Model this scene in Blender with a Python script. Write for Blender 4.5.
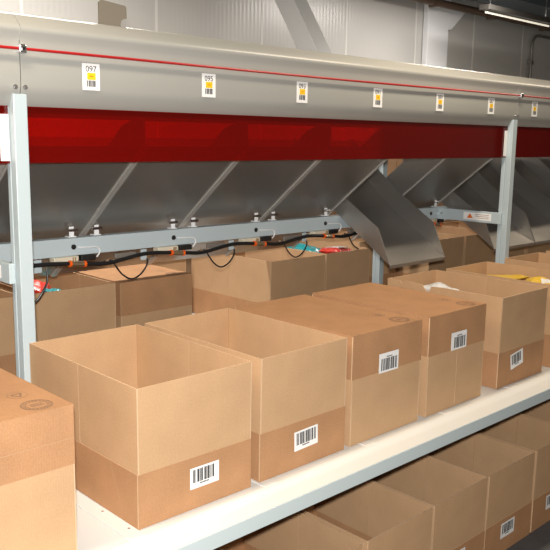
import bpy, math, random
from mathutils import Matrix, Vector
random.seed(7)
R = math.radians
for o in list(bpy.data.objects): bpy.data.objects.remove(o)
scn = bpy.context.scene
col = scn.collection
T = 0.712                      # height of the carton shelf above the floor

# ------------------------------------------------------------------ camera
CX, CY, CZ = -1.1399, -1.6906, 1.0659 + T
YAW, PITCH, ROLL = 0.76777, 0.17320, 0.01563
fw = Vector((math.sin(YAW)*math.cos(PITCH), math.cos(YAW)*math.cos(PITCH), -math.sin(PITCH)))
rt = Vector((math.cos(YAW), -math.sin(YAW), 0)); up = rt.cross(fw)
r2 = math.cos(ROLL)*rt + math.sin(ROLL)*up; u2 = -math.sin(ROLL)*rt + math.cos(ROLL)*up
cd = bpy.data.cameras.new('camera'); cam = bpy.data.objects.new('camera', cd); col.objects.link(cam)
cam.matrix_world = Matrix(((r2.x, u2.x, -fw.x, CX), (r2.y, u2.y, -fw.y, CY), (r2.z, u2.z, -fw.z, CZ), (0, 0, 0, 1)))
cd.sensor_width = 36; cd.lens = 785.58/550*36; cd.clip_start = 0.02
scn.camera = cam

# ------------------------------------------------------------------ world, lights, exposure
w = bpy.data.worlds.new('world'); scn.world = w; w.use_nodes = True
w.node_tree.nodes['Background'].inputs[0].default_value = (1.0, 0.84, 0.66, 1)
w.node_tree.nodes['Background'].inputs[1].default_value = 0.24
def area(name, loc, energy, size, size_y, colr, target=None, rot=None):
    l = bpy.data.lights.new(name, 'AREA'); l.energy = energy; l.shape = 'RECTANGLE'; l.size = size; l.size_y = size_y; l.color = colr
    o = bpy.data.objects.new(name, l); col.objects.link(o); o.location = loc
    if target is not None: o.rotation_euler = (Vector(target)-Vector(loc)).to_track_quat('-Z', 'Y').to_euler()
    if rot: o.rotation_euler = rot
    return o
# the camera's own flash, above and a little beside the lens
area('flash_lamp', (CX-0.02, CY-0.02, CZ+0.09), 92, 0.06, 0.04, (1.0, 0.965, 0.91), target=(0.9, 0.3, T+0.35))
# ceiling fluorescents over the aisle; last two, behind the sorter, added to brighten the wall (their fixtures are built below)
LAMPS = [(-0.6, 0.10, 3.06, 30), (2.2, 0.10, 3.06, 28), (5.0, 0.10, 3.06, 26), (5.72, 2.22, T+2.13, 0), (0.9, 1.90, 3.06, 54), (4.7, 1.90, 3.06, 44)]
for lx, ly, lz, le in LAMPS:
    if le: area('ceiling_tube_light', (lx, ly, lz), le, 1.1, 0.14, (1.0, 0.85, 0.65) if ly < 1 else (1.0, 0.94, 0.86))
vs = scn.view_settings
vs.view_transform = 'Standard'; vs.look = 'None'; vs.exposure = 0.15; vs.gamma = 1; vs.use_curve_mapping = False

# ------------------------------------------------------------------ materials
def nt(name):
    m = bpy.data.materials.new(name); m.use_nodes = True
    t = m.node_tree; return m, t, t.nodes['Principled BSDF']
def plain(name, c, rough=0.5, metal=0.0, spec=0.5, var=0.0, vscale=20, bump=0.0, bscale=80, coat=0):
    m, t, b = nt(name)
    b.inputs['Base Color'].default_value = (*c, 1); b.inputs['Roughness'].default_value = rough
    b.inputs['Metallic'].default_value = metal; b.inputs['Specular IOR Level'].default_value = spec
    b.inputs['Coat Weight'].default_value = coat
    if var or bump:
        tc = t.nodes.new('ShaderNodeTexCoord')
        n = t.nodes.new('ShaderNodeTexNoise'); n.inputs['Scale'].default_value = vscale; n.inputs['Detail'].default_value = 5
        t.links.new(tc.outputs['Object'], n.inputs['Vector'])
        if var:
            mx = t.nodes.new('ShaderNodeMix'); mx.data_type = 'RGBA'
            mx.inputs['A'].default_value = (*[v*(1-var) for v in c], 1); mx.inputs['B'].default_value = (*[min(1, v*(1+var)) for v in c], 1)
            t.links.new(n.outputs['Fac'], mx.inputs['Factor']); t.links.new(mx.outputs['Result'], b.inputs['Base Color'])
        if bump:
            n2 = t.nodes.new('ShaderNodeTexNoise'); n2.inputs['Scale'].default_value = bscale
            t.links.new(tc.outputs['Object'], n2.inputs['Vector'])
            bp = t.nodes.new('ShaderNodeBump'); bp.inputs['Strength'].default_value = bump; bp.inputs['Distance'].default_value = 0.002
            t.links.new(n2.outputs['Fac'], bp.inputs['Height']); t.links.new(bp.outputs['Normal'], b.inputs['Normal'])
    return m
def cardboard(name, c, var):
    m, t, b = nt(name)
    L = t.links.new; tc = t.nodes.new('ShaderNodeTexCoord')
    n = t.nodes.new('ShaderNodeTexNoise'); n.inputs['Scale'].default_value = 9; n.inputs['Detail'].default_value = 6
    L(tc.outputs['Object'], n.inputs['Vector'])
    n3 = t.nodes.new('ShaderNodeTexNoise'); n3.inputs['Scale'].default_value = 170; n3.inputs['Detail'].default_value = 2
    L(tc.outputs['Object'], n3.inputs['Vector'])
    # flute lines run up the box: stripes from x+y, independent of z
    sep = t.nodes.new('ShaderNodeSeparateXYZ'); L(tc.outputs['Object'], sep.inputs[0])
    ad = t.nodes.new('ShaderNodeMath'); ad.operation = 'ADD'; L(sep.outputs['X'], ad.inputs[0]); L(sep.outputs['Y'], ad.inputs[1])
    ml = t.nodes.new('ShaderNodeMath'); ml.operation = 'MULTIPLY'; ml.inputs[1].default_value = 900; L(ad.outputs[0], ml.inputs[0])
    sn = t.nodes.new('ShaderNodeMath'); sn.operation = 'SINE'; L(ml.outputs[0], sn.inputs[0])
    mm = t.nodes.new('ShaderNodeMath'); mm.operation = 'MULTIPLY_ADD'; mm.inputs[1].default_value = 0.9; mm.inputs[2].default_value = -0.45
    L(n3.outputs['Fac'], mm.inputs[0])
    sm = t.nodes.new('ShaderNodeMath'); sm.operation = 'ADD'; L(n.outputs['Fac'], sm.inputs[0]); L(mm.outputs[0], sm.inputs[1])
    sm2 = t.nodes.new('ShaderNodeMath'); sm2.operation = 'MULTIPLY_ADD'; sm2.inputs[1].default_value = 0.05; L(sn.outputs[0], sm2.inputs[0]); L(sm.outputs[0], sm2.inputs[2])
    mx = t.nodes.new('ShaderNodeMix'); mx.data_type = 'RGBA'
    mx.inputs['A'].default_value = (*[v*(1-var) for v in c], 1); mx.inputs['B'].default_value = (*[min(1, v*(1+var)) for v in c], 1)
    L(sm2.outputs[0], mx.inputs['Factor']); L(mx.outputs['Result'], b.inputs['Base Color'])
    b.inputs['Roughness'].default_value = 0.75; b.inputs['Specular IOR Level'].default_value = 0.25
    bp = t.nodes.new('ShaderNodeBump'); bp.inputs['Strength'].default_value = 0.05; bp.inputs['Distance'].default_value = 0.0006
    L(sn.outputs[0], bp.inputs['Height']); L(bp.outputs['Normal'], b.inputs['Normal'])
    return m
def steel(name, c, rough):
    m, t, b = nt(name); L = t.links.new
    b.inputs['Base Color'].default_value = (*c, 1); b.inputs['Metallic'].default_value = 0.84
    tc = t.nodes.new('ShaderNodeTexCoord'); mp = t.nodes.new('ShaderNodeMapping'); mp.inputs['Scale'].default_value = (3, 60, 60)
    L(tc.outputs['Object'], mp.inputs[0])
    n = t.nodes.new('ShaderNodeTexNoise'); n.inputs['Scale'].default_value = 4; n.inputs['Detail'].default_value = 4; L(mp.outputs[0], n.inputs['Vector'])
    n2 = t.nodes.new('ShaderNodeTexNoise'); n2.inputs['Scale'].default_value = 6; L(tc.outputs['Object'], n2.inputs['Vector'])
    a = t.nodes.new('ShaderNodeMath'); a.operation = 'MULTIPLY_ADD'; a.inputs[1].default_value = 0.14; a.inputs[2].default_value = rough-0.12; L(n.outputs['Fac'], a.inputs[0])
    a2 = t.nodes.new('ShaderNodeMath'); a2.operation = 'MULTIPLY_ADD'; a2.inputs[1].default_value = 0.12; L(n2.outputs['Fac'], a2.inputs[0]); L(a.outputs[0], a2.inputs[2])
    L(a2.outputs[0], b.inputs['Roughness'])
    return m
M = {}
M['kraft'] = cardboard('kraft light cardboard', (0.515, 0.325, 0.182), 0.13)
M['brown'] = cardboard('brown body cardboard', (0.43, 0.232, 0.117), 0.20)
M['edge'] = plain('raw cardboard edge', (0.62, 0.43, 0.27), 0.8, spec=0.2, var=0.1)
M['ink'] = plain('black ink', (0.03, 0.03, 0.035), 0.6)
M['greyink'] = plain('grey stamp ink', (0.25, 0.145, 0.085), 0.7)
M['crease'] = plain('pressed fold line', (0.47, 0.30, 0.175), 0.75)
M['label'] = plain('white label paper', (0.86, 0.86, 0.86), 0.45)
M['yellow'] = plain('yellow print', (0.86, 0.55, 0.01), 0.5)
M['post'] = plain('pale blue grey powder coat', (0.46, 0.545, 0.585), 0.35, spec=0.5)
M['fascia'] = plain('warm grey painted sheet', (0.345, 0.345, 0.325), 0.38, spec=0.5, var=0.03, vscale=6)
M['cord'] = plain('red pull cord', (0.40, 0.012, 0.014), 0.35)
M['chrome'] = plain('zinc plated metal', (0.75, 0.76, 0.78), 0.25, metal=1.0)
M['steel'] = steel('brushed stainless sheet', (0.40, 0.385, 0.365), 0.35)
M['steel_edge'] = plain('bright sheared steel edge', (0.55, 0.54, 0.52), 0.35, metal=0.5)
M['tray'] = plain('cream white laminate', (0.76, 0.77, 0.755), 0.32, spec=0.5, var=0.03, vscale=4)
M['lip'] = plain('blue grey anodised lip', (0.56, 0.64, 0.66), 0.4)
M['black'] = plain('black rubber', (0.012, 0.012, 0.013), 0.4)
M['brass'] = plain('nickel brass fitting', (0.62, 0.50, 0.34), 0.3, metal=0.9)
M['orange'] = plain('orange plastic ring', (0.90, 0.13, 0.01), 0.4)
M['ivory'] = plain('ivory plastic', (0.66, 0.60, 0.48), 0.45)
M['wire'] = plain('white wire', (0.78, 0.80, 0.82), 0.3)
M['dark'] = plain('dark machine grey', (0.06, 0.055, 0.05), 0.5, metal=0.3)
M['traydark'] = plain('grey sorter tray', (0.18, 0.16, 0.14), 0.5)
M['concrete'] = plain('dark grey concrete', (0.085, 0.085, 0.088), 0.7, var=0.25, vscale=12, bump=0.2)
M['deck'] = plain('brown roof decking', (0.10, 0.075, 0.05), 0.8, var=0.3, vscale=3)
M['bluebeam'] = plain('blue grey structural steel', (0.10, 0.125, 0.145), 0.5, var=0.1)
M['pipe'] = plain('dark brown pipe paint', (0.10, 0.065, 0.045), 0.45)
M['conduit'] = plain('galvanised conduit', (0.25, 0.24, 0.22), 0.4, metal=0.6)
M['column'] = plain('pale grey column paint', (0.50, 0.50, 0.50), 0.4)
M['columnpaint'] = plain('white column paint', (0.80, 0.81, 0.84), 0.4)
M['plate'] = plain('khaki grey plate', (0.17, 0.15, 0.12), 0.5)
M['hardboard'] = plain('brown hardboard', (0.20, 0.115, 0.06), 0.6, var=0.15, vscale=5)
M['warn'] = plain('orange warning print', (0.75, 0.16, 0.02), 0.5)
M['yellowbag'] = plain('yellow padded mailer', (0.72, 0.46, 0.04), 0.35, var=0.15, vscale=15, bump=0.5, bscale=30)
M['teal'] = plain('teal plastic film', (0.02, 0.30, 0.33), 0.25, var=0.4, vscale=25, bump=0.6, bscale=40)
M['redbag'] = plain('red plastic film', (0.66, 0.05, 0.035), 0.3, var=0.3, vscale=30, bump=0.5, bscale=40)
M['whitebag'] = plain('white plastic film', (0.72, 0.72, 0.72), 0.25, var=0.35, vscale=60, bump=0.6, bscale=60)
m, t, b = nt('fluorescent tube'); M['tube'] = m
b.inputs['Emission Color'].default_value = (1, 0.9, 0.72, 1); b.inputs['Emission Strength'].default_value = 0.6; b.inputs['Base Color'].default_value = (0.9, 0.9, 0.85, 1)
# translucent red acrylic guard
m = bpy.data.materials.new('translucent red acrylic'); m.use_nodes = True; t = m.node_tree; t.nodes.clear(); M['red'] = m
out = t.nodes.new('ShaderNodeOutputMaterial'); tr = t.nodes.new('ShaderNodeBsdfTransparent'); tr.inputs[0].default_value = (0.60, 0.012, 0.006, 1)
df = t.nodes.new('ShaderNodeBsdfDiffuse'); df.inputs[0].default_value = (0.60, 0.008, 0.003, 1)
gl = t.nodes.new('ShaderNodeBsdfGlossy'); gl.inputs['Roughness'].default_value = 0.04
fr = t.nodes.new('ShaderNodeFresnel'); fr.inputs[0].default_value = 1.28
m1 = t.nodes.new('ShaderNodeMixShader'); m1.inputs[0].default_value = 0.14
t.links.new(tr.outputs[0], m1.inputs[1]); t.links.new(df.outputs[0], m1.inputs[2])
m2 = t.nodes.new('ShaderNodeMixShader'); t.links.new(fr.outputs[0], m2.inputs[0]); t.links.new(m1.outputs[0], m2.inputs[1]); t.links.new(gl.outputs[0], m2.inputs[2])
t.links.new(m2.outputs[0], out.inputs[0])
# ribbed glossy wall panel: fine vertical ribs as relief
m, t, b = nt('ribbed wall panel'); M['wall'] = m; L = t.links.new
b.inputs['Base Color'].default_value = (0.50, 0.49, 0.475, 1); b.inputs['Roughness'].default_value = 0.30; b.inputs['Specular IOR Level'].default_value = 0.6
tc = t.nodes.new('ShaderNodeTexCoord'); sep = t.nodes.new('ShaderNodeSeparateXYZ'); L(tc.outputs['Object'], sep.inputs[0])
ml = t.nodes.new('ShaderNodeMath'); ml.operation = 'MULTIPLY'; ml.inputs[1].default_value = 2*math.pi/0.04; L(sep.outputs['X'], ml.inputs[0])
sn = t.nodes.new('ShaderNodeMath'); sn.operation = 'SINE'; L(ml.outputs[0], sn.inputs[0])
bp = t.nodes.new('ShaderNodeBump'); bp.inputs['Strength'].default_value = 0.10; bp.inputs['Distance'].default_value = 0.003
L(sn.outputs[0], bp.inputs['Height']); L(bp.outputs['Normal'], b.inputs['Normal'])

# ------------------------------------------------------------------ mesh helpers
class MB:
    def __init__(s): s.v = []; s.f = []; s.mi = []
    def add(s, vs, fs, mi=0):
        n = len(s.v); s.v += [tuple(v) for v in vs]
        for k, f in enumerate(fs): s.f.append([i+n for i in f]); s.mi.append(mi[k] if isinstance(mi, (list, tuple)) else mi)
        return s
    def box(s, x0, x1, y0, y1, z0, z1, mi=0, edge=None):
        vs = [(x, y, z) for z in (z0, z1) for y in (y0, y1) for x in (x0, x1)]
        fs = [(0, 2, 3, 1), (4, 5, 7, 6), (0, 1, 5, 4), (2, 6, 7, 3), (0, 4, 6, 2), (1, 3, 7, 5)]
        ms = [mi]*6
        if edge is not None:            # thickness faces take another material
            d = (x1-x0, y1-y0, z1-z0); thin = d.index(min(d)); keep = {2: (0, 1), 1: (2, 3), 0: (4, 5)}[thin]
            ms = [mi if k in keep else edge for k in range(6)]
        return s.add(vs, fs, ms)
    def prism_x(s, prof, x0, x1, mi=0, edge=None):     # closed (y,z) polygon extruded along x
        n = len(prof); vs = [(x0, y, z) for y, z in prof]+[(x1, y, z) for y, z in prof]
        fs = [tuple(range(n)), tuple(range(2*n-1, n-1, -1))]+[(i, n+i, n+(i+1) % n, (i+1) % n) for i in range(n)]
        e = mi if edge is None else edge
        return s.add(vs, fs, [mi, mi]+[e]*n)
    def prism_z(s, poly, z0, z1, mi=0):
        n = len(poly); vs = [(x, y, z0) for x, y in poly]+[(x, y, z1) for x, y in poly]
        return s.add(vs, [tuple(range(n-1, -1, -1)), tuple(range(n, 2*n))]+[(i, (i+1) % n, n+(i+1) % n, n+i) for i in range(n)], mi)
    def prism_y(s, poly, y0, y1, mi=0):                 # (x,z) polygon
        n = len(poly); vs = [(x, y0, z) for x, z in poly]+[(x, y1, z) for x, z in poly]
        return s.add(vs, [tuple(range(n)), tuple(range(2*n-1, n-1, -1))]+[(i, n+i, n+(i+1) % n, (i+1) % n) for i in range(n)], mi)
    def sheet_x(s, prof, x0, x1, th, mi=0, edge=None):  # open (y,z) polyline with thickness, extruded along x
        n = len(prof); off = []
        for i in range(n):
            a = prof[max(i-1, 0)]; c = prof[min(i+1, n-1)]; dy, dz = c[0]-a[0], c[1]-a[1]; l = math.hypot(dy, dz)
            off.append((prof[i][0]-dz/l*th, prof[i][1]+dy/l*th))
        P = list(prof)+off[::-1]; N = 2*n; e = mi if edge is None else edge
        vs = [(x0, y, z) for y, z in P]+[(x1, y, z) for y, z in P]; fs = []; ms = []
        for i in range(N):
            fs.append((i, N+i, N+(i+1) % N, (i+1) % N)); ms.append(e if i in (n-1, N-1) else mi)
        for i in range(n-1):
            q = (i, i+1, N-2-i, N-1-i); fs.append(q[::1]); ms.append(e); fs.append(tuple(N+k for k in q[::-1])); ms.append(e)
        return s.add(vs, fs, ms)
    def tube(s, pts, r, n=10, mi=0, cap=True):
        pts = [Vector(p) for p in pts]; rings = []; base = len(s.v); prev = None
        for i, p in enumerate(pts):
            d = (pts[min(i+1, len(pts)-1)]-pts[max(i-1, 0)]).normalized()
            if prev is None:
                a = d.orthogonal().normalized()
            else:
                a = (prev-d*prev.dot(d)).normalized()
            prev = a; c = d.cross(a); rr = r[i] if isinstance(r, (list, tuple)) else r
            for k in range(n):
                an = 2*math.pi*k/n; s.v.append(tuple(p+(a*math.cos(an)+c*math.sin(an))*rr))
        for i in range(len(pts)-1):
            for k in range(n):
                s.f.append([base+i*n+k, base+i*n+(k+1) % n, base+(i+1)*n+(k+1) % n, base+(i+1)*n+k]); s.mi.append(mi)
        if cap:
            s.f.append([base+k for k in range(n-1, -1, -1)]); s.mi.append(mi)
            s.f.append([base+(len(pts)-1)*n+k for k in range(n)]); s.mi.append(mi)
        return s
    def mesh(s, name, mats, smooth=False):
        me = bpy.data.meshes.new(name); me.from_pydata(s.v, [], s.f)
        for m in mats: me.materials.append(M[m])
        for p, k in zip(me.polygons, s.mi): p.material_index = k; p.use_smooth = smooth
        me.validate(); me.update()
        import bmesh
        bm = bmesh.new(); bm.from_mesh(me); bmesh.ops.recalc_face_normals(bm, faces=bm.faces); bm.to_mesh(me); bm.free()
        if smooth and hasattr(me, 'set_sharp_from_angle'): me.set_sharp_from_angle(angle=R(40))
        return me
    def build(s, name, mats, parent=None, smooth=False, loc=None, bevel=0):
        if isinstance(mats, str): mats = [mats]
        return link(name, s.mesh(name, mats, smooth), parent, loc, bevel)
def link(name, me, parent=None, loc=None, bevel=0):
    o = bpy.data.objects.new(name, me); col.objects.link(o)
    if parent is not None: o.parent = parent
    if loc is not None: o.location = loc
    if bevel:
        b = o.modifiers.new('bevel', 'BEVEL'); b.width = bevel; b.segments = 2; b.limit_method = 'ANGLE'
    return o
def empty(name, loc=(0, 0, 0), rz=0):
    o = bpy.data.objects.new(name, None); col.objects.link(o); o.location = loc; o.rotation_euler = (0, 0, rz); o.empty_display_size = 0.05
    return o
def tag(o, label=None, cat=None, group=None, kind=None):
    for k, v in (('label', label), ('category', cat), ('group', group), ('kind', kind)):
        if v: o[k] = v
    return o
def smooth_path(pts, n=6):          # Catmull-Rom through the points
    P = [Vector(p) for p in pts]; out = []
    for i in range(len(P)-1):
        p0, p1, p2, p3 = P[max(i-1, 0)], P[i], P[i+1], P[min(i+2, len(P)-1)]
        for k in range(n):
            t = k/n
            out.append(0.5*((2*p1)+(p2-p0)*t+(2*p0-5*p1+4*p2-p3)*t*t+(3*p1-p0-3*p2+p3)*t**3))
    out.append(P[-1]); return out
def text_mesh(body, size, mat):
    cu = bpy.data.curves.new('text', 'FONT'); cu.body = body; cu.size = size; cu.align_x = 'CENTER'; cu.align_y = 'CENTER'; cu.extrude = 0.0002
    o = bpy.data.objects.new('text', cu); col.objects.link(o)
    dg = bpy.context.evaluated_depsgraph_get(); dg.update()
    me = bpy.data.meshes.new_from_object(o.evaluated_get(dg)); me.materials.clear(); me.materials.append(M[mat])
    bpy.data.objects.remove(o); return me

# ------------------------------------------------------------------ the setting
f = MB().box(-5, 14, -6, 3.1, -0.1, 0).build('floor', 'concrete'); f['kind'] = 'structure'
WT = 3.36
wl = MB().box(-5, 14, 3.03, 3.15, 0, WT).build('wall_back', 'dark'); wl['kind'] = 'structure'
pm = MB().box(0.006, 0.994, 0, 0.03, 0.0, WT).mesh('panel', ['wall'])
M['trim'] = plain('pale joint trim', (0.66, 0.65, 0.63), 0.4)
jm = MB().box(-0.010, 0.010, -0.004, 0.02, 0.0, WT).mesh('joint_trim', ['trim'])
for k in range(-5, 14):
    link('panel', pm, wl, (0.2+k, 2.998, 0))
    link('joint_trim', jm, wl, (0.2+k, 3.0, 0))
c = MB().box(-5, 14, -6, 3.15, WT, WT+0.1).build('ceiling', 'deck'); c['kind'] = 'structure'
we = MB().box(14, 14.1, -6, 3.15, 0, WT).build('wall_right', 'wall'); we['kind'] = 'structure'
deckrib = MB().box(-5, 14, -0.04, 0.04, -0.05, 0).mesh('deck_rib', ['deck'])
for k in range(14): link('deck_rib', deckrib, c, (0, -1.3+0.32*k, WT))

# pale column in front of the wall with its gusset plate
o = empty('steel_column', (5.47, 2.83, 0)); tag(o, 'pale grey square column standing against the ribbed wall', 'column')
MB().box(-0.17, 0.17, 0.10, 0.16, 0, WT).build('shaft', 'columnpaint', o, bevel=0.004)
MB().prism_y([(0.17, T+2.14), (0.17, T+2.42), (0.20, T+2.42), (0.20, T+2.34), (0.49, T+2.36), (0.21, T+2.14)], 0.10, 0.12).build('gusset_plate', 'columnpaint', o)
# diagonal brace seen above the sorter
o = empty('diagonal_brace', (3.0, 2.2, T+1.5)); tag(o, 'pale grey diagonal steel brace rising behind the long fascia', 'brace')
def bl(t): return (2.654-0.232*t-2.2, 2.056-0.341*t-1.5)
def bm_(t): return (2.447-0.226*t-2.2, 2.033-0.339*t-1.5)
MB().prism_x([bl(-1.73), bl(2.3), bm_(2.3), bm_(-1.79)], 0.0, 0.15).build('tube', 'column', o, bevel=0.008)
MB().prism_x([bl(-0.1), bl(0.1), bm_(0.1), bm_(-0.1)], -0.006, 0.156).build('splice_band', 'column', o) if False else None
# ceiling things at upper right
o = MB().tube([(3.5, 2.80, T+2.33), (13.9, 2.80, T+2.33)], 0.035, 12).build('overhead_pipe', 'pipe', smooth=True)
tag(o, 'dark brown pipe running along the top of the ribbed wall', 'pipe')
cm = MB().box(-0.03, 0.03, -0.045, 0.045, -0.045, 0.05).mesh('clamp', ['pipe'])
for x in (5.2, 6.2, 7.3): link('clamp', cm, o, (x, 2.80, T+2.33))
o = empty('roof_beam', (8, 2.5, T+2.485)); tag(o, 'blue grey steel roof beam above the pipe', 'beam')
MB().box(-5, 5.9, -0.16, 0.16, -0.10, -0.085).build('bottom_flange', 'bluebeam', o)
MB().box(-5, 5.9, -0.16, 0.16, 0.085, 0.10).build('top_flange', 'bluebeam', o)
MB().box(-5, 5.9, -0.006, 0.006, -0.085, 0.085).build('web', 'bluebeam', o)
p = [(7.34, 2.955, 0.9), (7.34, 2.955, T+2.12)]
for k in range(1, 7):
    a = R(15*k); p.append((7.34+0.14*(1-math.cos(a)), 2.955, T+2.12+0.14*math.sin(a)))
p.append((9.5, 2.955, T+2.26))
o = MB().tube(p, 0.016, 10).build('conduit_pipe', 'conduit', smooth=True); tag(o, 'thin grey conduit bent at right angle on ribbed wall', 'conduit')
link('clamp', MB().box(-0.03, 0.03, -0.02, 0.03, -0.02, 0.02).mesh('clamp', ['conduit']), o, (7.34, 2.955, T+1.95))
for k, (lx, ly, lz, le) in enumerate(LAMPS):
    lz += 0.035
    o = empty('ceiling_lamp', (lx, ly, lz))
    tag(o, ['fluorescent batten lamp above the aisle near the first cartons', 'fluorescent batten lamp above the middle of the aisle', 'fluorescent batten lamp above the far end of the aisle', 'lit fluorescent batten lamp hanging before the ribbed wall', 'added batten lamp brightening the wall, behind the sorter above the left chutes', 'added batten lamp brightening the wall, behind the sorter above the right chutes'][k], 'lamp')
    MB().box(-0.6, 0.6, -0.05, 0.05, 0.03, 0.075).build('housing', 'dark' if k == 3 else 'label', o, bevel=0.004)
    MB().tube([(-0.57, 0, 0.012), (0.57, 0, 0.012)], 0.009, 10).build('tube', 'tube', o, smooth=True)
    for s in (-0.5, 0.5): MB().tube([(s, 0, 0.07), (s, 0, WT-lz)], 0.004, 6).build('hanger_wire', 'chrome', o)

# ------------------------------------------------------------------ carton shelves
def shelf(y0, y1, label, front):
    o = empty('carton_shelf', (-0.035, y0, T)); tag(o, label, 'shelf')
    xs = [-1.96, -1.47, -0.98, -0.49]+[0.49*k for k in range(15)]
    dep = y1-y0
    for i, x in enumerate(xs[:-1]):
        MB().box(x+0.026, x+0.49-0.026, 0.115, dep, -0.02, -0.0015).build('deck_panel', 'tray', o)
    for x in xs:
        MB().prism_x([(0.105, -0.02), (0.105, 0.0), (dep, 0.0), (dep, -0.02)], x-0.024, x+0.024).build('cross_strip', 'tray', o, bevel=0.0015)
        for yy in (0.165, 0.30, 0.50):
            if 0 <= xs.index(x)-4 <= 6: MB().tube([(x+0.008, yy, 0), (x+0.008, yy, 0.0015)], 0.004, 8).build('screw', 'chrome', o, smooth=False)
    # rounded front ridge and the sloping lip profile in one extrusion
    prof = [(0.0, -0.05), (0.0, -0.008), (0.055, -0.0075), (0.075, -0.0065), (0.088, -0.002), (0.100, -0.0005), (0.112, -0.001), (0.122, -0.002), (0.126, -0.004), (0.126, -0.02), (0.02, -0.02), (0.02, -0.05)]
    MB().prism_x([(a, b) for a, b in prof if b > -0.03][0:9]+[(0.126, -0.02), (0.003, -0.02)], -2.0, 6.9).build('front_ridge', 'tray', o, smooth=True)
    MB().box(-2.0, 6.9, -0.003, 0.003, -0.054, -0.0065).build('front_lip', 'lip', o, bevel=0.001)
    MB().box(-2.0, 6.9, 0.003, 0.04, -0.052, -0.048).build('lip_return', 'lip', o)
    MB().box(-2.0, 6.9, 0.10, 0.14, -0.08, -0.02).build('front_beam', 'dark', o)
    MB().box(-2.0, 6.9, dep-0.06, dep, -0.08, -0.02).build('rear_beam', 'dark', o)
    return o
shelf(-0.14, 0.60, 'long cream white shelf under the front row of cartons', True)
shelf(1.24, 2.72, 'cream white shelf behind the posts under the rear row of cartons', False)

o = empty('backing_screen', (2.2, 2.70, T)); tag(o, 'added brown hardboard screen hiding the bright wall behind the rear shelf', 'screen')  # invented screen: gaps between chutes show brown instead of the bright wall
for k in range(6): MB().box(-3.6+1.2*k+0.002, -3.6+1.2*(k+1)-0.002, 0, 0.012, 0, 1.05).build('board', 'hardboard', o)
# ------------------------------------------------------------------ cartons
CACHE = {}
def memo(key, fn):
    if key not in CACHE: CACHE[key] = fn()
    return CACHE[key]
TK = 0.004
def body_mesh(w, d, b):
    q = MB()
    q.box(0, w, 0, d, 0, TK, 0, 0)
    q.box(0, w, 0, TK, TK, b, 0, 1); q.box(0, w, d-TK, d, TK, b, 0, 1)
    q.box(0, TK, TK, d-TK, TK, b, 0, 1); q.box(w-TK, w, TK, d-TK, TK, b, 0, 1)
    return q.mesh('body', ['brown', 'edge'])
def bars_mesh(w, h, sc=1.0):
    q = MB(); rnd = random.Random(3); x = 0
    while x < w:
        bw = sc*rnd.choice([0.0016, 0.003, 0.0045, 0.0060]); gp = sc*rnd.choice([0.0012, 0.0016, 0.0022, 0.0055])
        if x+bw > w: break
        q.box(x, x+bw, -0.0002, 0, 0, h); x += bw+gp
    x = w*0.30
    for k in range(7 if sc == 1.0 else 0):
        q.box(x, x+0.0035, -0.0002, 0, -0.0075, -0.003); x += 0.0048
    return q.mesh('barcode', ['ink'])
def barcode_label(parent, x, z, lw=0.108, lh=0.068, yaw=0, flip=False):
    l = link('barcode_label', memo(('lab', lw, lh), lambda: MB().box(-lw/2, lw/2, -0.0006, 0, -lh/2, lh/2).mesh('barcode_label', ['label'])), parent, (x, -0.0004, z))
    l.rotation_euler = (0, yaw+(math.pi if flip else 0), 0)
    if flip: l.location.y = -0.0004
    link('barcode', memo(('bars', lw, lh), lambda: bars_mesh(lw*0.82, lh*0.62)), l, (-lw*0.41, -0.0007, -lh*0.22))
    return l
def stamp(parent, x, y, z):
    def ring(r0, r1, n=36):
        q = MB()
        for k in range(n):
            a, b = 2*math.pi*k/n, 2*math.pi*(k+1)/n
            q.add([(r*math.cos(t), r*math.sin(t), 0) for r, t in ((r0, a), (r1, a), (r1, b), (r0, b))], [(0, 1, 2, 3)])
        return q
    def big():
        q = ring(0.036, 0.040); q2 = ring(0.026, 0.028); q.add(q2.v, q2.f)
        for k in range(22):
            a = 2*math.pi*k/22; q.add([((0.032+r)*math.cos(a+s), (0.032+r)*math.sin(a+s), 0) for r, s in ((-.0025, -.07), (.0025, -.07), (.0025, .07), (-.0025, .07))], [(0, 1, 2, 3)])
        for k in (-1, 0, 1): q.box(-0.016, 0.018, 0.008*k-0.0018, 0.008*k+0.0018, -0.0001, 0.0001)
        return q.mesh('printed_mark', ['greyink'])
    def small():
        q = ring(0.0250, 0.0265)
        for k in range(3):
            a = 2*math.pi*k/3; c, s = math.cos(a), math.sin(a)
            pts = [(-0.012, 0.006), (0.010, 0.006), (0.010, 0.003), (0.016, 0.0085), (0.010, 0.014), (0.010, 0.011), (-0.012, 0.011)]
            q.add([(px*c-py*s, px*s+py*c, 0) for px, py in pts], [tuple(range(7))])
        return q.mesh('printed_mark', ['greyink'])
    link('printed_mark', memo('big', big), parent, (x, y, z)); link('printed_mark', memo('small', small), parent, (x-0.003, y+0.10, z))
CAT = 'carton'
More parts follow.
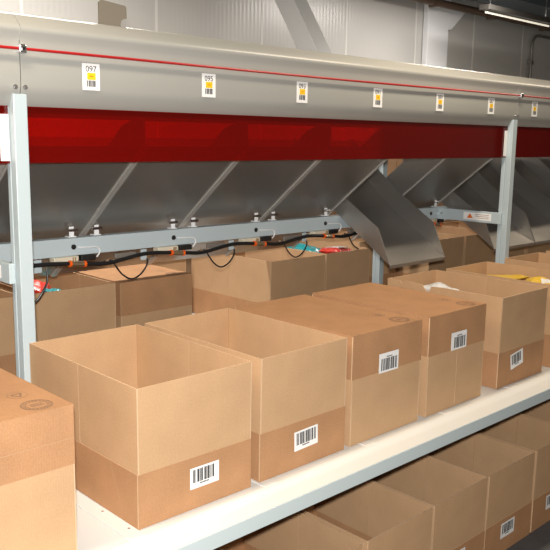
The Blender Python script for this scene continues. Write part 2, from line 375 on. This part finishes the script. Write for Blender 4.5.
def carton(label, x, y, z, w=0.40, d=0.618, h=0.40, b=0.158, rz=0.0, inverted=False, group=None, lab=None, notch=False, frontsplit=False, tilt=0.5):
    """open carton: brown body with pale flaps standing up; inverted: upside down, brown body uppermost"""
    o = empty('carton', (x, y, z), rz); tag(o, label, CAT, group)
    bo = link('body', memo(('body', w, d, b), lambda: body_mesh(w, d, b)), o)
    zf = b
    if inverted:
        bo.rotation_euler = (math.pi, 0, 0); bo.location = (0, d, h)
    fh = h-b
    rnd = random.Random(hash((round(x*1000), round(y*1000), round(z*1000))) & 0xffff)
    def flap(me, loc, axis, sgn):
        p = link('flap', me, o, loc)
        a = R(rnd.uniform(0.0, tilt))*sgn
        if inverted: a = 0
        p.rotation_euler = (a, 0, 0) if axis == 'x' else (0, a, 0)
        return p
    fz = 0 if inverted else zf
    g = 0.0012
    fme = memo(('ff', w, fh), lambda: MB().box(-(w/2-TK-g), w/2-TK-g, 0, TK, 0, fh, 0, 1).mesh('flap', ['kraft', 'edge']))
    hme = memo(('fh', w, fh), lambda: MB().box(-(w/4-TK/2-g), w/4-TK/2-0.0004, 0, TK, 0, fh, 0, 1).mesh('flap', ['kraft', 'edge']))
    sme = memo(('sf', d, fh), lambda: MB().box(0, TK, -(d/4-0.0007), d/4-0.0007, 0, fh, 0, 1).mesh('flap', ['kraft', 'edge']))
    if frontsplit:
        flap(hme, (w/4+TK/2, 0.0008, fz), 'x', 0); flap(hme, (w*3/4-TK/2, 0.0008, fz), 'x', 0)
    else:
        flap(fme, (w/2, 0.0008, fz), 'x', 1)
    flap(fme, (w/2, d-TK-0.0008, fz), 'x', -1)
    for sx, xx, sg in ((0, 0.0008, -1), (1, w-TK-0.0008, 1)):
        a = rnd.uniform(0, tilt)
        for k in (0, 1):
            if notch and sx == 0 and k == 1:
                hl = d/4-0.0007
                prof = [(-hl, 0), (hl, 0), (hl, fh), (0.085, fh), (0.078, fh-0.004), (0.068, fh-0.012), (0.058, fh-0.002), (0.045, fh+0.004), (-0.045, fh-0.001), (-0.055, fh-0.012), (-0.072, fh-0.030), (-0.09, fh-0.026), (-0.097, fh-0.004), (-hl, fh)]
                p = link('flap', MB().prism_x(prof, 0, TK, 0, 1).mesh('flap', ['kraft', 'edge']), o, (xx, d*0.75, fz))
            else:
                p = link('flap', sme, o, (xx, d*(0.25+0.5*k), fz))
            if not inverted: p.rotation_euler = (0, R(a)*sg, 0)
    if inverted: stamp(o, w-0.071, 0.055, h+0.0004)
    if lab: barcode_label(o, *lab, flip=inverted)
    return o
FR = 'cartons standing along the front shelf'
def crease(parent, a, b, wd, mat='crease'):      # a fold line pressed into the left side of a box
    d = Vector(b)-Vector(a); n = Vector((0, -d.z, d.y)).normalized()*wd/2
    vs = [Vector(a)-n, Vector(a)+n, Vector(b)+n, Vector(b)-n]
    MB().add([v+Vector((-0.0006, 0, 0)) for v in vs], [(0, 1, 2, 3)]).build('crease', mat, parent)
c0 = carton('upside-down carton with brown top, nearest the camera at the left edge', -0.592, 0.012, T, inverted=True, group=FR)
MB().box(0.0, 0.40, -0.0006, 0.0, 0.312, 0.3130).build('crease', 'crease', c0)
c1 = carton('open carton second from the left on the front shelf, with low barcode', -0.012, 0.0, T, w=0.410, h=0.402, group=FR, lab=(0.229, 0.094, 0.106, 0.064, 0.0), rz=R(-0.6))
crease(c1, (0, 0.142, 0.158), (0, 0.094, 0.06), 0.0025)
carton('open carton between the low-barcode carton and the two upside-down ones', 0.439, 0.0, T, group=FR, lab=(0.207, 0.094, 0.110, 0.066, R(-2)))
carton('upside-down carton with stamped brown top, the left one of the middle pair', 0.869, 0.0, T, inverted=True, group=FR, lab=(0.203, 0.273, 0.112, 0.072))
carton('upside-down carton with stamped brown top, the right one of the middle pair', 1.318, 0.0, T, inverted=True, group=FR, lab=(0.207, 0.276, 0.108, 0.072), frontsplit=True)
carton('open carton with torn left rim beside the upside-down pair', 1.845, 0.0, T, group=FR, notch=True, lab=(0.157, 0.108, 0.106, 0.07, R(-9)), h=0.405)
carton('open carton holding yellow mailers in front of the right post', 2.34, 0.0, T, group=FR, lab=(0.2, 0.095, 0.11, 0.068))
carton('open carton in the front row just right of the right post', 2.93, 0.0, T, group=FR, lab=(0.2, 0.095, 0.11, 0.068))
carton('rightmost open carton of the front row, mostly out of view', 3.42, 0.0, T, group=FR)
RR = 'cartons standing along the rear shelf'
Y2 = 1.352
carton('open rear carton left of the left post', -0.075, Y2, T, group=RR)
carton('open rear carton just right of the left post, with red and teal bags', 0.385, Y2, T, group=RR)
carton('upside-down rear carton with closed brown top, under the hoses', 0.805, Y2-0.012, T, group=RR, w=0.41, inverted=True)
carton('open rear carton showing its long left side beside the empty gap', 1.768, Y2+0.004, T, group=RR, w=0.44, d=0.70)
carton('open rear carton left of the far post, teal and red bags inside', 2.232, Y2+0.02, T, group=RR)
carton('open rear carton set back behind the lowered chute', 2.80, 1.60, T, group=RR)
carton('open rear carton under the warning-label arm', 3.235, Y2, T, group=RR, w=0.415)
carton('open rear carton just right of the right post', 3.672, Y2, T, group=RR)
carton('open rear carton farthest to the right, cut by the frame', 4.57, Y2, T, group=RR)
carton('open rear carton second right of the right post', 4.12, Y2, T, group=RR)
carton('open carton glimpsed in the rear gap, beyond the rear row', 1.30, 2.02, T, group=RR)
LR = 'cartons standing on the floor under the shelf'
LL = ['open carton on the floor, leftmost under the shelf', 'open carton on the floor, second from left under the shelf', 'open carton on the floor, third from left under the shelf', 'open carton on the floor whose empty inside shows at the bottom edge', 'open carton on the floor left of the dark floor, barcode out of view', 'open carton on the floor with a barcode above the dark floor patch', 'open carton on the floor at the right edge below the shelf', 'open carton on the floor beyond the right edge']
for i, x in enumerate((-0.36, 0.04, 0.455, 0.862, 1.262, 1.655, 2.062, 2.47)):
    carton(LL[i], x, -0.1, 0.0, w=0.392, h=0.397, group=LR, lab=(0.185, 0.104, 0.112, 0.07), rz=R([0.4, -0.7, 0.5, -0.3, 0.2, 0, 0.3, 0][i]))

# ------------------------------------------------------------------ things lying in cartons
def pillow(name, mat, x, y, z, lx, ly, lz, rot, label, cat, group=None, seed=1, nx=14, ny=10):
    rnd = random.Random(seed); q = MB(); top = []; bot = []
    ph = [rnd.uniform(0, 6) for _ in range(6)]
    for j in range(ny+1):
        for i in range(nx+1):
            u, v = i/nx*2-1, j/ny*2-1
            e = (max(0, 1-abs(u)**3)*max(0, 1-abs(v)**3))**0.5
            wv = 0.18*math.sin(4*u+3*v+ph[0])+0.14*math.sin(7*u-5*v+ph[1])
            cx = 1-0.05*v*v*(1-abs(u)); 
            top.append((u*lx/2*cx, v*ly/2, lz/2*e*(1+wv)+0.10*lz*math.sin(3*u+ph[2])+0.001)); bot.append((u*lx/2*cx, v*ly/2, -lz/2*e*(1-wv*0.5)+0.10*lz*math.sin(3*u+ph[2])-0.001))
    n = (nx+1)*(ny+1); fs = []
    for j in range(ny):
        for i in range(nx):
            a = j*(nx+1)+i; fs.append((a, a+1, a+nx+2, a+nx+1)); fs.append((n+a, n+a+nx+1, n+a+nx+2, n+a+1))
    rim = [i for i in range(nx)]+[j*(nx+1)+nx for j in range(ny)]+[ny*(nx+1)+i for i in range(nx, 0, -1)]+[j*(nx+1) for j in range(ny, 0, -1)]
    for k in range(len(rim)):
        a, b = rim[k], rim[(k+1) % len(rim)]; fs.append((a, n+a, n+b, b))
    q.add(top+bot, fs)
    o = q.build(name, mat, smooth=True, loc=(x, y, z)); o.rotation_euler = tuple(R(a) for a in rot); tag(o, label, cat, group)
    return o
YM = 'mailers in the cartons by the right post'
pillow('padded_mailer', 'yellowbag', 2.56, 0.445, T+0.34, 0.27, 0.22, 0.045, (3, 12, 96), 'yellow padded mailer lying in the carton before the right post', 'mailer', YM, 2)
e = pillow('padded_mailer', 'yellowbag', 2.555, 0.16, T+0.335, 0.21, 0.20, 0.07, (8, -4, 30), 'plump yellow mailer with a white address sticker, nearer the camera', 'mailer', YM, 5)
MB().box(-0.05, 0.06, -0.04, 0.035, 0.034, 0.036).build('address_sticker', 'label', e)
pillow('white_bag', 'whitebag', 2.03, 0.44, T+0.345, 0.20, 0.12, 0.06, (10, 8, 80), 'white plastic bag with dark print poking out of the torn carton', 'bag', None, 8)
pillow('red_bag', 'redbag', 0.50, 1.56, T+0.385, 0.14, 0.12, 0.05, (15, 10, 40), 'small red bag in the rear carton beside the left post', 'bag', None, 9)
pillow('teal_bag', 'teal', 0.535, 1.46, T+0.372, 0.08, 0.08, 0.03, (0, 10, 0), 'small teal bag in the rear carton beside the left post', 'bag', None, 11)
pillow('teal_bag', 'teal', 2.335, 1.66, T+0.385, 0.15, 0.26, 0.06, (4, 2, 8), 'large crumpled teal bag heaped in the rear carton left of the far post', 'bag', None, 12)
e = pillow('red_bag', 'redbag', 2.43, 1.475, T+0.385, 0.18, 0.15, 0.05, (-4, 4, 10), 'red bag with white sticker in the carton left of the far post', 'bag', None, 14)
MB().box(-0.05, 0.07, -0.05, 0.04, 0.027, 0.029).build('sticker', 'label', e)

# ------------------------------------------------------------------ posts
def post(x, y, top, label, front=True):
    o = empty('support_post', (x, y, 0)); tag(o, label, 'post', 'sorter support posts')
    q = MB()
    w, d, g = 0.0225, 0.060, 0.006
    poly = [(-w, 0), (w, 0), (w, d), (-w, d), (-w, d-0.022), (-w+g, d-0.024), (-w+g, 0.036), (-w, 0.034)]
    q.prism_z(poly, 0.012, top).build('profile', 'post', o, bevel=0.0025)
    MB().box(-0.06, 0.06, -0.03, 0.09, 0, 0.012).build('foot_plate', 'post', o, bevel=0.002)
    return o
PX = (-0.002, 2.9535)
post(PX[0], 0.62, T+1.185, 'pale blue grey post at the left, first to hold the fascia')
post(PX[1], 0.62, T+1.185, 'pale blue grey post at the right below the second cord clamp')
post(2.915, 1.50, T+1.10, 'pale blue grey rear post half hidden by the lowered chute')
post(-0.04, 1.50+0.62, T+1.10, 'pale blue grey rear post hidden behind the left chutes') if False else None
post(5.92, 0.62, T+1.185, 'pale blue grey post beyond the right edge')

# ------------------------------------------------------------------ fascia panels with stickers, clamps and bolts
FPROF = [(0.715, 1.133), (0.690, 1.134), (0.672, 1.138), (0.653, 1.149), (0.637, 1.168), (0.625, 1.192), (0.620, 1.212), (0.6195, 1.26), (0.6195, 1.338), (0.6175, 1.352), (0.611, 1.368), (0.609, 1.376), (0.611, 1.383), (0.618, 1.391), (0.650, 1.420), (0.660, 1.426), (0.675, 1.428), (0.70, 1.428)]
JX = [-2.96, 0.002, 2.965, 5.93]
FL = ['warm grey fascia panel at the left edge, before the first joint', 'long warm grey fascia panel between the two joints, six number stickers', 'warm grey fascia panel right of the second joint']
fas = []
for k in range(3):
    o = empty('fascia_panel', ((JX[k]+JX[k+1])/2, 0.62, T)); tag(o, FL[k], 'fascia', 'fascia panels along the sorter')
    hx = (JX[k+1]-JX[k])/2-0.0012
    MB().sheet_x([(y-0.62, z) for y, z in FPROF], -hx, hx, -0.0025).build('sheet', 'fascia', o, smooth=True)
    fas.append(o)
def sticker(parent, x, z, num):
    lx = x-parent.location.x
    s = link('number_sticker', memo('ns', lambda: MB().box(-0.032, 0.032, -0.0006, 0, -0.042, 0.042).mesh('number_sticker', ['label'])), parent, (lx, -0.0010, z))
    t = link('number', text_mesh(num, 0.027, 'ink'), s, (0, -0.0010, 0.024)); t.rotation_euler = (R(90), 0, 0)
    link('yellow_square', memo('ys', lambda: MB().box(-0.0155, 0.0155, -0.0012, -0.0006, -0.0115, 0.0105).mesh('yellow_square', ['yellow'])), s, (0.001, 0, 0.0025))
    link('yellow_mark', memo('ym', lambda: MB().box(-0.006, 0.006, -0.0015, -0.0012, -0.002, 0.001).mesh('yellow_mark', ['warn'])), s, (0.001, 0, 0.0025))
    link('barcode', memo('nb', lambda: bars_mesh(0.036, 0.020, 0.5)), s, (-0.017, -0.0007, -0.031))
SX = [0.245, 0.736, 1.228, 1.720, 2.208, 2.684, 3.155, 3.645]
for x, n in zip(SX, ('097', '095', '093', '091', '089', '087', '085', '083')):
    sticker(fas[1] if x < 2.96 else fas[2], x, 1.2505, n)
def hexbolt(parent, x, y, z, r=0.008):
    b = link('bolt', memo(('hb', r), lambda: MB().tube([(0, 0, 0), (0, -0.005, 0)], r, 6).tube([(0, -0.005, 0), (0, -0.008, 0)], r*0.5, 8).mesh('bolt', ['chrome'])), parent, (x, y, z)); return b
for k, x in ((1, PX[0]), (2, PX[1])):
    for dx in (-0.016, 0.016):
        pnl = fas[0] if x+dx < JX[1] else fas[1]
        if k == 2: pnl = fas[1] if x+dx < JX[2] else fas[2]
        hexbolt(pnl, x+dx-pnl.location.x, -0.001, 1.2055)

# red emergency pull cord, held by clamps at the joints
o = empty('pull_cord', (1.5, 0.605, T+1.318)); tag(o, 'red emergency pull cord stretched along the grey fascia', 'cord')
pts = [(-4.4, 0, 0.0)]
for x in (JX[1], JX[2], JX[3]):
    a = pts[-1][0]+1.5
    for k in range(1, 9):
        xx = pts[0][0] if False else None
    pts += [((pts[-1][0]+(x-1.5))/2, 0, -0.004), (x-1.5, 0, 0)]
MB().tube(smooth_path(pts, 8), 0.0045, 8).build('cord', 'cord', o, smooth=True)
for x in (JX[1], JX[2]):
    e = MB().box(-0.012, 0.012, -0.010, 0.012, -0.013, 0.013).build('clamp', 'chrome', o, loc=(x-1.5, 0, 0), bevel=0.004)
    MB().tube([(0, -0.009, 0), (0, -0.016, 0)], 0.006, 6).build('nut', 'black', e)

# khaki plate standing behind the fascia top
MB().prism_y([(-0.054, -0.055), (0.035, -0.055), (0.030, -0.045), (0.033, -0.032), (0.043, -0.024), (0.056, -0.022), (0.055, 0.014), (0.050, 0.020), (-0.048, 0.030), (-0.054, 0.022)], -0.003, 0.003).build('bracket_plate', 'plate', loc=(0.388, 0.71, T+1.484))
tag(bpy.data.objects['bracket_plate'], 'flat khaki plate with a notched corner standing on the fascia top', 'plate')

# ------------------------------------------------------------------ red guards
GL = ['translucent red guard sheet left of the left post', 'long translucent red guard sheet between the two posts', 'translucent red guard sheet right of the right post']
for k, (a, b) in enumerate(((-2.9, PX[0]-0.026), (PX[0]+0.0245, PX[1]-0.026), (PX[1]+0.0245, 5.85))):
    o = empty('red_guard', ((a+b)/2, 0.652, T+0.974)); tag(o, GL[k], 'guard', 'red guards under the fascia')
    h = (b-a)/2
    MB().box(-h, h, 0, 0.004, 0, 0.176).build('sheet', 'red', o, bevel=0.001)
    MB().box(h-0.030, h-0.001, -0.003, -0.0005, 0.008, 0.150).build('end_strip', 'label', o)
    MB().box(-h, h, 0.004, 0.012, 0.155, 0.176).build('hanger_strip', 'dark', o)

# ------------------------------------------------------------------ sorter carriage behind the guards
o = empty('sorter_track', (1.5, 1.07, T+1.14)); tag(o, 'dark sorter track with tilting trays behind the red guards', 'conveyor')
for s in (-1, 1): MB().box(-4.4, 4.4, s*0.34-0.03, s*0.34+0.03, 0.03, 0.15).build('side_beam', 'dark', o)
tm = MB().prism_x([(-0.36, 0.205), (-0.33, 0.16), (0.33, 0.16), (0.36, 0.205), (0.355, 0.215), (0.325, 0.172), (-0.325, 0.172), (-0.355, 0.215)], -0.225, 0.225).mesh('tilt_tray', ['traydark'])
for k in range(-8, 9): link('tilt_tray', tm, o, (k*0.494, 0, 0))
o = empty('fascia_panel', (1.5, 1.52, T)); tag(o, 'long warm grey fascia panel on the far side of the sorter', 'fascia', 'fascia panels along the sorter')
MB().sheet_x([(0.62-y, z) for y, z in FPROF], -4.4, 4.4, 0.0025).build('sheet', 'fascia', o, smooth=True)

# ------------------------------------------------------------------ chutes
CW = 0.497
def slot(k): return 0.013+CW*(k-1)             # left boundary of slot k
def zb(y): return 0.970-0.80*(y-0.775)
def back_chute(k, label):
    o = empty('discharge_chute', (slot(k)+CW/2, 1.07, T)); tag(o, label, 'chute', 'stainless chutes sloping to the rear row')
    h = CW/2-0.0015; Y0 = 1.07
    A = (0.705-Y0, zb(0.705)); B = (1.41-Y0, zb(1.41)); Cc = (1.33-Y0, zb(1.33)+0.12); Dd = (1.24-Y0, zb(1.24)+0.19); E = (0.85-Y0, zb(0.85)+0.19); F = (0.705-Y0, 1.145)
    MB().sheet_x([A, (0, zb(Y0)), B], -h, h, 0.002, 0, 1).build('floor_plate', ['steel', 'steel_edge'], o)
    for s in (-1, 1):
        x0, x1 = (s*h-0.001, s*h+0.001)
        MB().prism_x([A, B, Cc, Dd, E, F], x0, x1, 0, 1).build('side_wall', ['steel', 'steel_edge'], o)
        MB().sheet_x([(A[0], A[1]-0.009), (B[0], B[1]-0.009)], min(s*h, s*(h-0.011)), max(s*h, s*(h-0.011)), 0.009, 1, 1).build('edge_flange', ['steel', 'steel_edge'], o)
    for xx in (slot(k)+0.428-0.013, slot(k)+0.541-0.013):
        if k in (7, 8): continue
        if xx > slot(k)+CW-0.02: xx -= CW
        lx = xx-slot(k)-CW/2
        e = MB().box(lx-0.010, lx+0.010, 0.028, 0.032, 0.664, 0.706).box(lx-0.016, lx+0.016, 0.022, 0.052, 0.664, 0.668).build('hinge_bracket', 'wire', o)
        MB().tube([(lx-0.022, 0.026, 0.692), (lx+0.022, 0.026, 0.692)], 0.007, 8).build('hinge_pin', 'chrome', e, smooth=True)
    return o
FZ = 0.006
def front_chute(k, label):
    o = empty('discharge_chute', (slot(k)+CW/2, 1.07, T)); tag(o, label, 'chute', 'stainless chutes sloping to the front row')
    h = CW/2-0.007; Y0 = 1.07
    P = [(0.732, 0.435), (1.126, 0.682+FZ), (1.435, 0.935)]
    fl = [(y-Y0, z) for y, z in P]
    MB().sheet_x(fl, -h, h, 0.002, 0, 1).build('floor_plate', ['steel', 'steel_edge'], o)
    Wl = [(0.732, 0.435), (0.816, 0.619), (1.058, 0.767), (1.14, 0.83), (1.435, 1.07), (1.435, 0.935), (1.126, 0.682+FZ)]
    for s in (-1, 1):
        MB().prism_x([(y-Y0, z) for y, z in Wl], s*h-0.001, s*h+0.001, 0, 1).build('side_wall', ['steel', 'steel_edge'], o)
    MB().prism_x([(0.732-Y0, 0.435), (0.732-Y0, 0.419), (0.735-Y0, 0.419), (0.737-Y0, 0.437)], -h, h).build('outlet_lip', 'steel', o)
    return o
BL = {-1: 'stainless chute underside far left, out of view', 0: 'stainless chute underside left of the left post', 1: 'stainless chute underside just right of the left post', 2: 'stainless chute underside, second right of the left post', 3: 'stainless chute underside, third right of the left post', 4: 'stainless chute underside next to the lowered front chute', 6: 'stainless rear chute with its bright left wall showing before the right post'}
for k in (0, 1, 2, 3, 4, 6): back_chute(k, BL[k])
front_chute(5, 'stainless chute lowered towards the front carton with the torn rim')
front_chute(7, 'stainless chute sloping to the front, seen behind the right post')
front_chute(8, 'stainless chute sloping to the front, just right of the right post')
front_chute(9, 'stainless chute sloping to the front at the right edge')
front_chute(10, 'stainless chute sloping to the front beyond the right edge')

# ------------------------------------------------------------------ support rails and arms
def rail(x0, x1, label, holes):
    o = empty('support_rail', (x0, 1.08, T+0.627)); tag(o, label, 'rail', 'rails carrying the chutes')
    MB().box(0, x1-x0, 0, 0.05, -0.035, 0.035).build('profile', 'post', o, bevel=0.003)
    for hx in holes: MB().tube([(hx-x0, 0.001, 0), (hx-x0, -0.003, 0)], 0.0105, 14).build('hole_plug', 'black', o)
    return o
ra = rail(0.02, 2.935, 'pale blue grey rail under the chutes between the posts', [0.424, 0.913, 1.402, 1.895, 2.84])
rail(2.975, 5.9, 'pale blue grey rail under the chutes right of the right post', [])
rb = rail(-2.9, -0.06, 'pale blue grey rail under the chutes left of the left post', [])
def arm(x, label, parent):
    o = MB().box(-0.020, 0.0, -0.030, 0.40, -0.035, 0.031).build('arm', 'post', parent, bevel=0.003)
    o.location = Vector((x, 0.68, T+0.629))-parent.location; o['label'] = label
    MB().box(-0.022, 0.022, 0.33, 0.40, -0.037, -0.034).build('corner_plate', 'post', o)
    s = MB().box(-0.0212, -0.0203, 0.03, 0.215, -0.022, 0.020).build('warning_sticker', 'label', o)
    MB().add([(-0.0216, 0.192, -0.014), (-0.0216, 0.150, -0.014), (-0.0216, 0.171, 0.014)], [(0, 1, 2)]).build('warning_triangle', 'warn', o)
    q = MB()
    for r in range(3): q.box(-0.0216, -0.0213, 0.045, 0.135-0.015*(r == 2), 0.009-0.010*r, 0.0115-0.010*r)
    q.build('warning_print', 'greyink', o)
    b = MB().tube([(-0.021, 0.37, 0.002), (-0.027, 0.37, 0.002)], 0.010, 6).build('bolt', 'chrome', o)
    return o
arm(PX[1]-0.0245, 'pale arm with warning sticker joining rail and right post', ra)
arm(PX[0]-0.0245, 'pale arm with warning sticker at the left post', rb)

# ------------------------------------------------------------------ pneumatic line under the rail
hp = [(0.02, 1.055, 0.572)]
for k in range(6):
    b = 0.013+0.49*k
    hp += [(b+0.24, 1.060, 0.573), (b+0.37, 1.058, 0.567), (b+0.46, 1.058, 0.558), (b+0.56, 1.06, 0.551)]
hp = [q for q in hp if q[0] < 2.92]
o = MB().tube(smooth_path([(x, y, z+T) for x, y, z in hp], 5), 0.0085, 10).build('air_hose', 'black', smooth=True)
tag(o, 'black air hose running below the rail from valve to valve', 'hose')
VL = ['pneumatic valve with orange rings nearest the left post', 'pneumatic valve with orange rings, second from the left post', 'pneumatic valve with orange rings above the teal bag', 'pneumatic valve with orange rings beside the lowered chute', None, 'pneumatic valve with orange rings near the right rail corner']
for k in range(6):
    if VL[k] is None: continue
    o = empty('pneumatic_valve', (0.013+0.49*k, 1.075, T+0.58)); tag(o, VL[k], 'valve', 'pneumatic valves along the rail')
    MB().box(0.318, 0.425, -0.010, 0.03, -0.008, 0.012).build('body', 'ivory', o, bevel=0.003)
    MB().tube([(0.385, -0.017, -0.015), (0.44, -0.017, -0.021)], 0.012, 12).build('fitting', 'brass', o, smooth=True)
    MB().tube([(0.376, -0.017, -0.014), (0.386, -0.017, -0.015)], 0.0130, 12).build('collar', 'orange', o, smooth=True)
    MB().tube([(0.440, -0.017, -0.021), (0.450, -0.017, -0.022)], 0.0130, 12).build('collar', 'orange', o, smooth=True)
    MB().tube([(0.40, -0.018, -0.012), (0.40, -0.018, 0.01)], 0.007, 8).build('elbow', 'brass', o, smooth=True)
    MB().box(0.440, 0.505, -0.005, 0.02, -0.012, 0.010).build('switch', 'black', o, bevel=0.003)
    MB().box(0.722, 0.752, -0.004, 0.0, -0.035, 0.010).build('hanger_tab', 'post', o, bevel=0.001) if k < 4 else None
    if k == 0: MB().box(0.235, 0.268, -0.004, 0.0, -0.04, 0.010).build('hanger_tab', 'post', o, bevel=0.001)
    # white spring wire from the rail hole hooking below the rail
    MB().tube(smooth_path([(0.425, -0.003, 0.046), (0.455, -0.008, 0.044), (0.497, -0.009, 0.043), (0.518, -0.009, 0.034), (0.520, -0.009, 0.018), (0.508, -0.007, 0.0)], 6), 0.0030, 6).build('hook_wire', 'wire', o, smooth=True)
    if k < 4:
        lp = [(0.545, 0.0, -0.022), (0.578, -0.010, -0.022), (0.592, -0.012, -0.045), (0.625, -0.012, -0.085), (0.668, -0.012, -0.108), (0.715, -0.012, -0.092), (0.748, -0.010, -0.055), (0.752, -0.006, -0.03)]
        if k == 3: lp = lp[:5]
        e = MB().tube(smooth_path(lp, 6), 0.0036, 8).build('cable_loop', 'black', o, smooth=True)
        for (xx, zz) in ((0.552, -0.020), (0.582, -0.022), (0.705, -0.012)):
            MB().tube([(xx, -0.006, zz), (xx, -0.016, zz)], 0.008, 6).build('nut', 'chrome', o)
        MB().box(0.60, 0.705, 0.0, 0.016, -0.018, 0.004).build('cylinder', 'traydark', o, bevel=0.004)
o = MB().tube(smooth_path([(0.29, 1.05, T+0.56), (0.285, 1.04, T+0.51), (0.26, 1.035, T+0.47), (0.235, 1.04, T+0.44), (0.21, 1.045, T+0.45), (0.20, 1.05, T+0.52)], 6), 0.004, 8).build('signal_cable', 'black', smooth=True)
tag(o, 'thin black cable looping down beside the left post', 'cable')
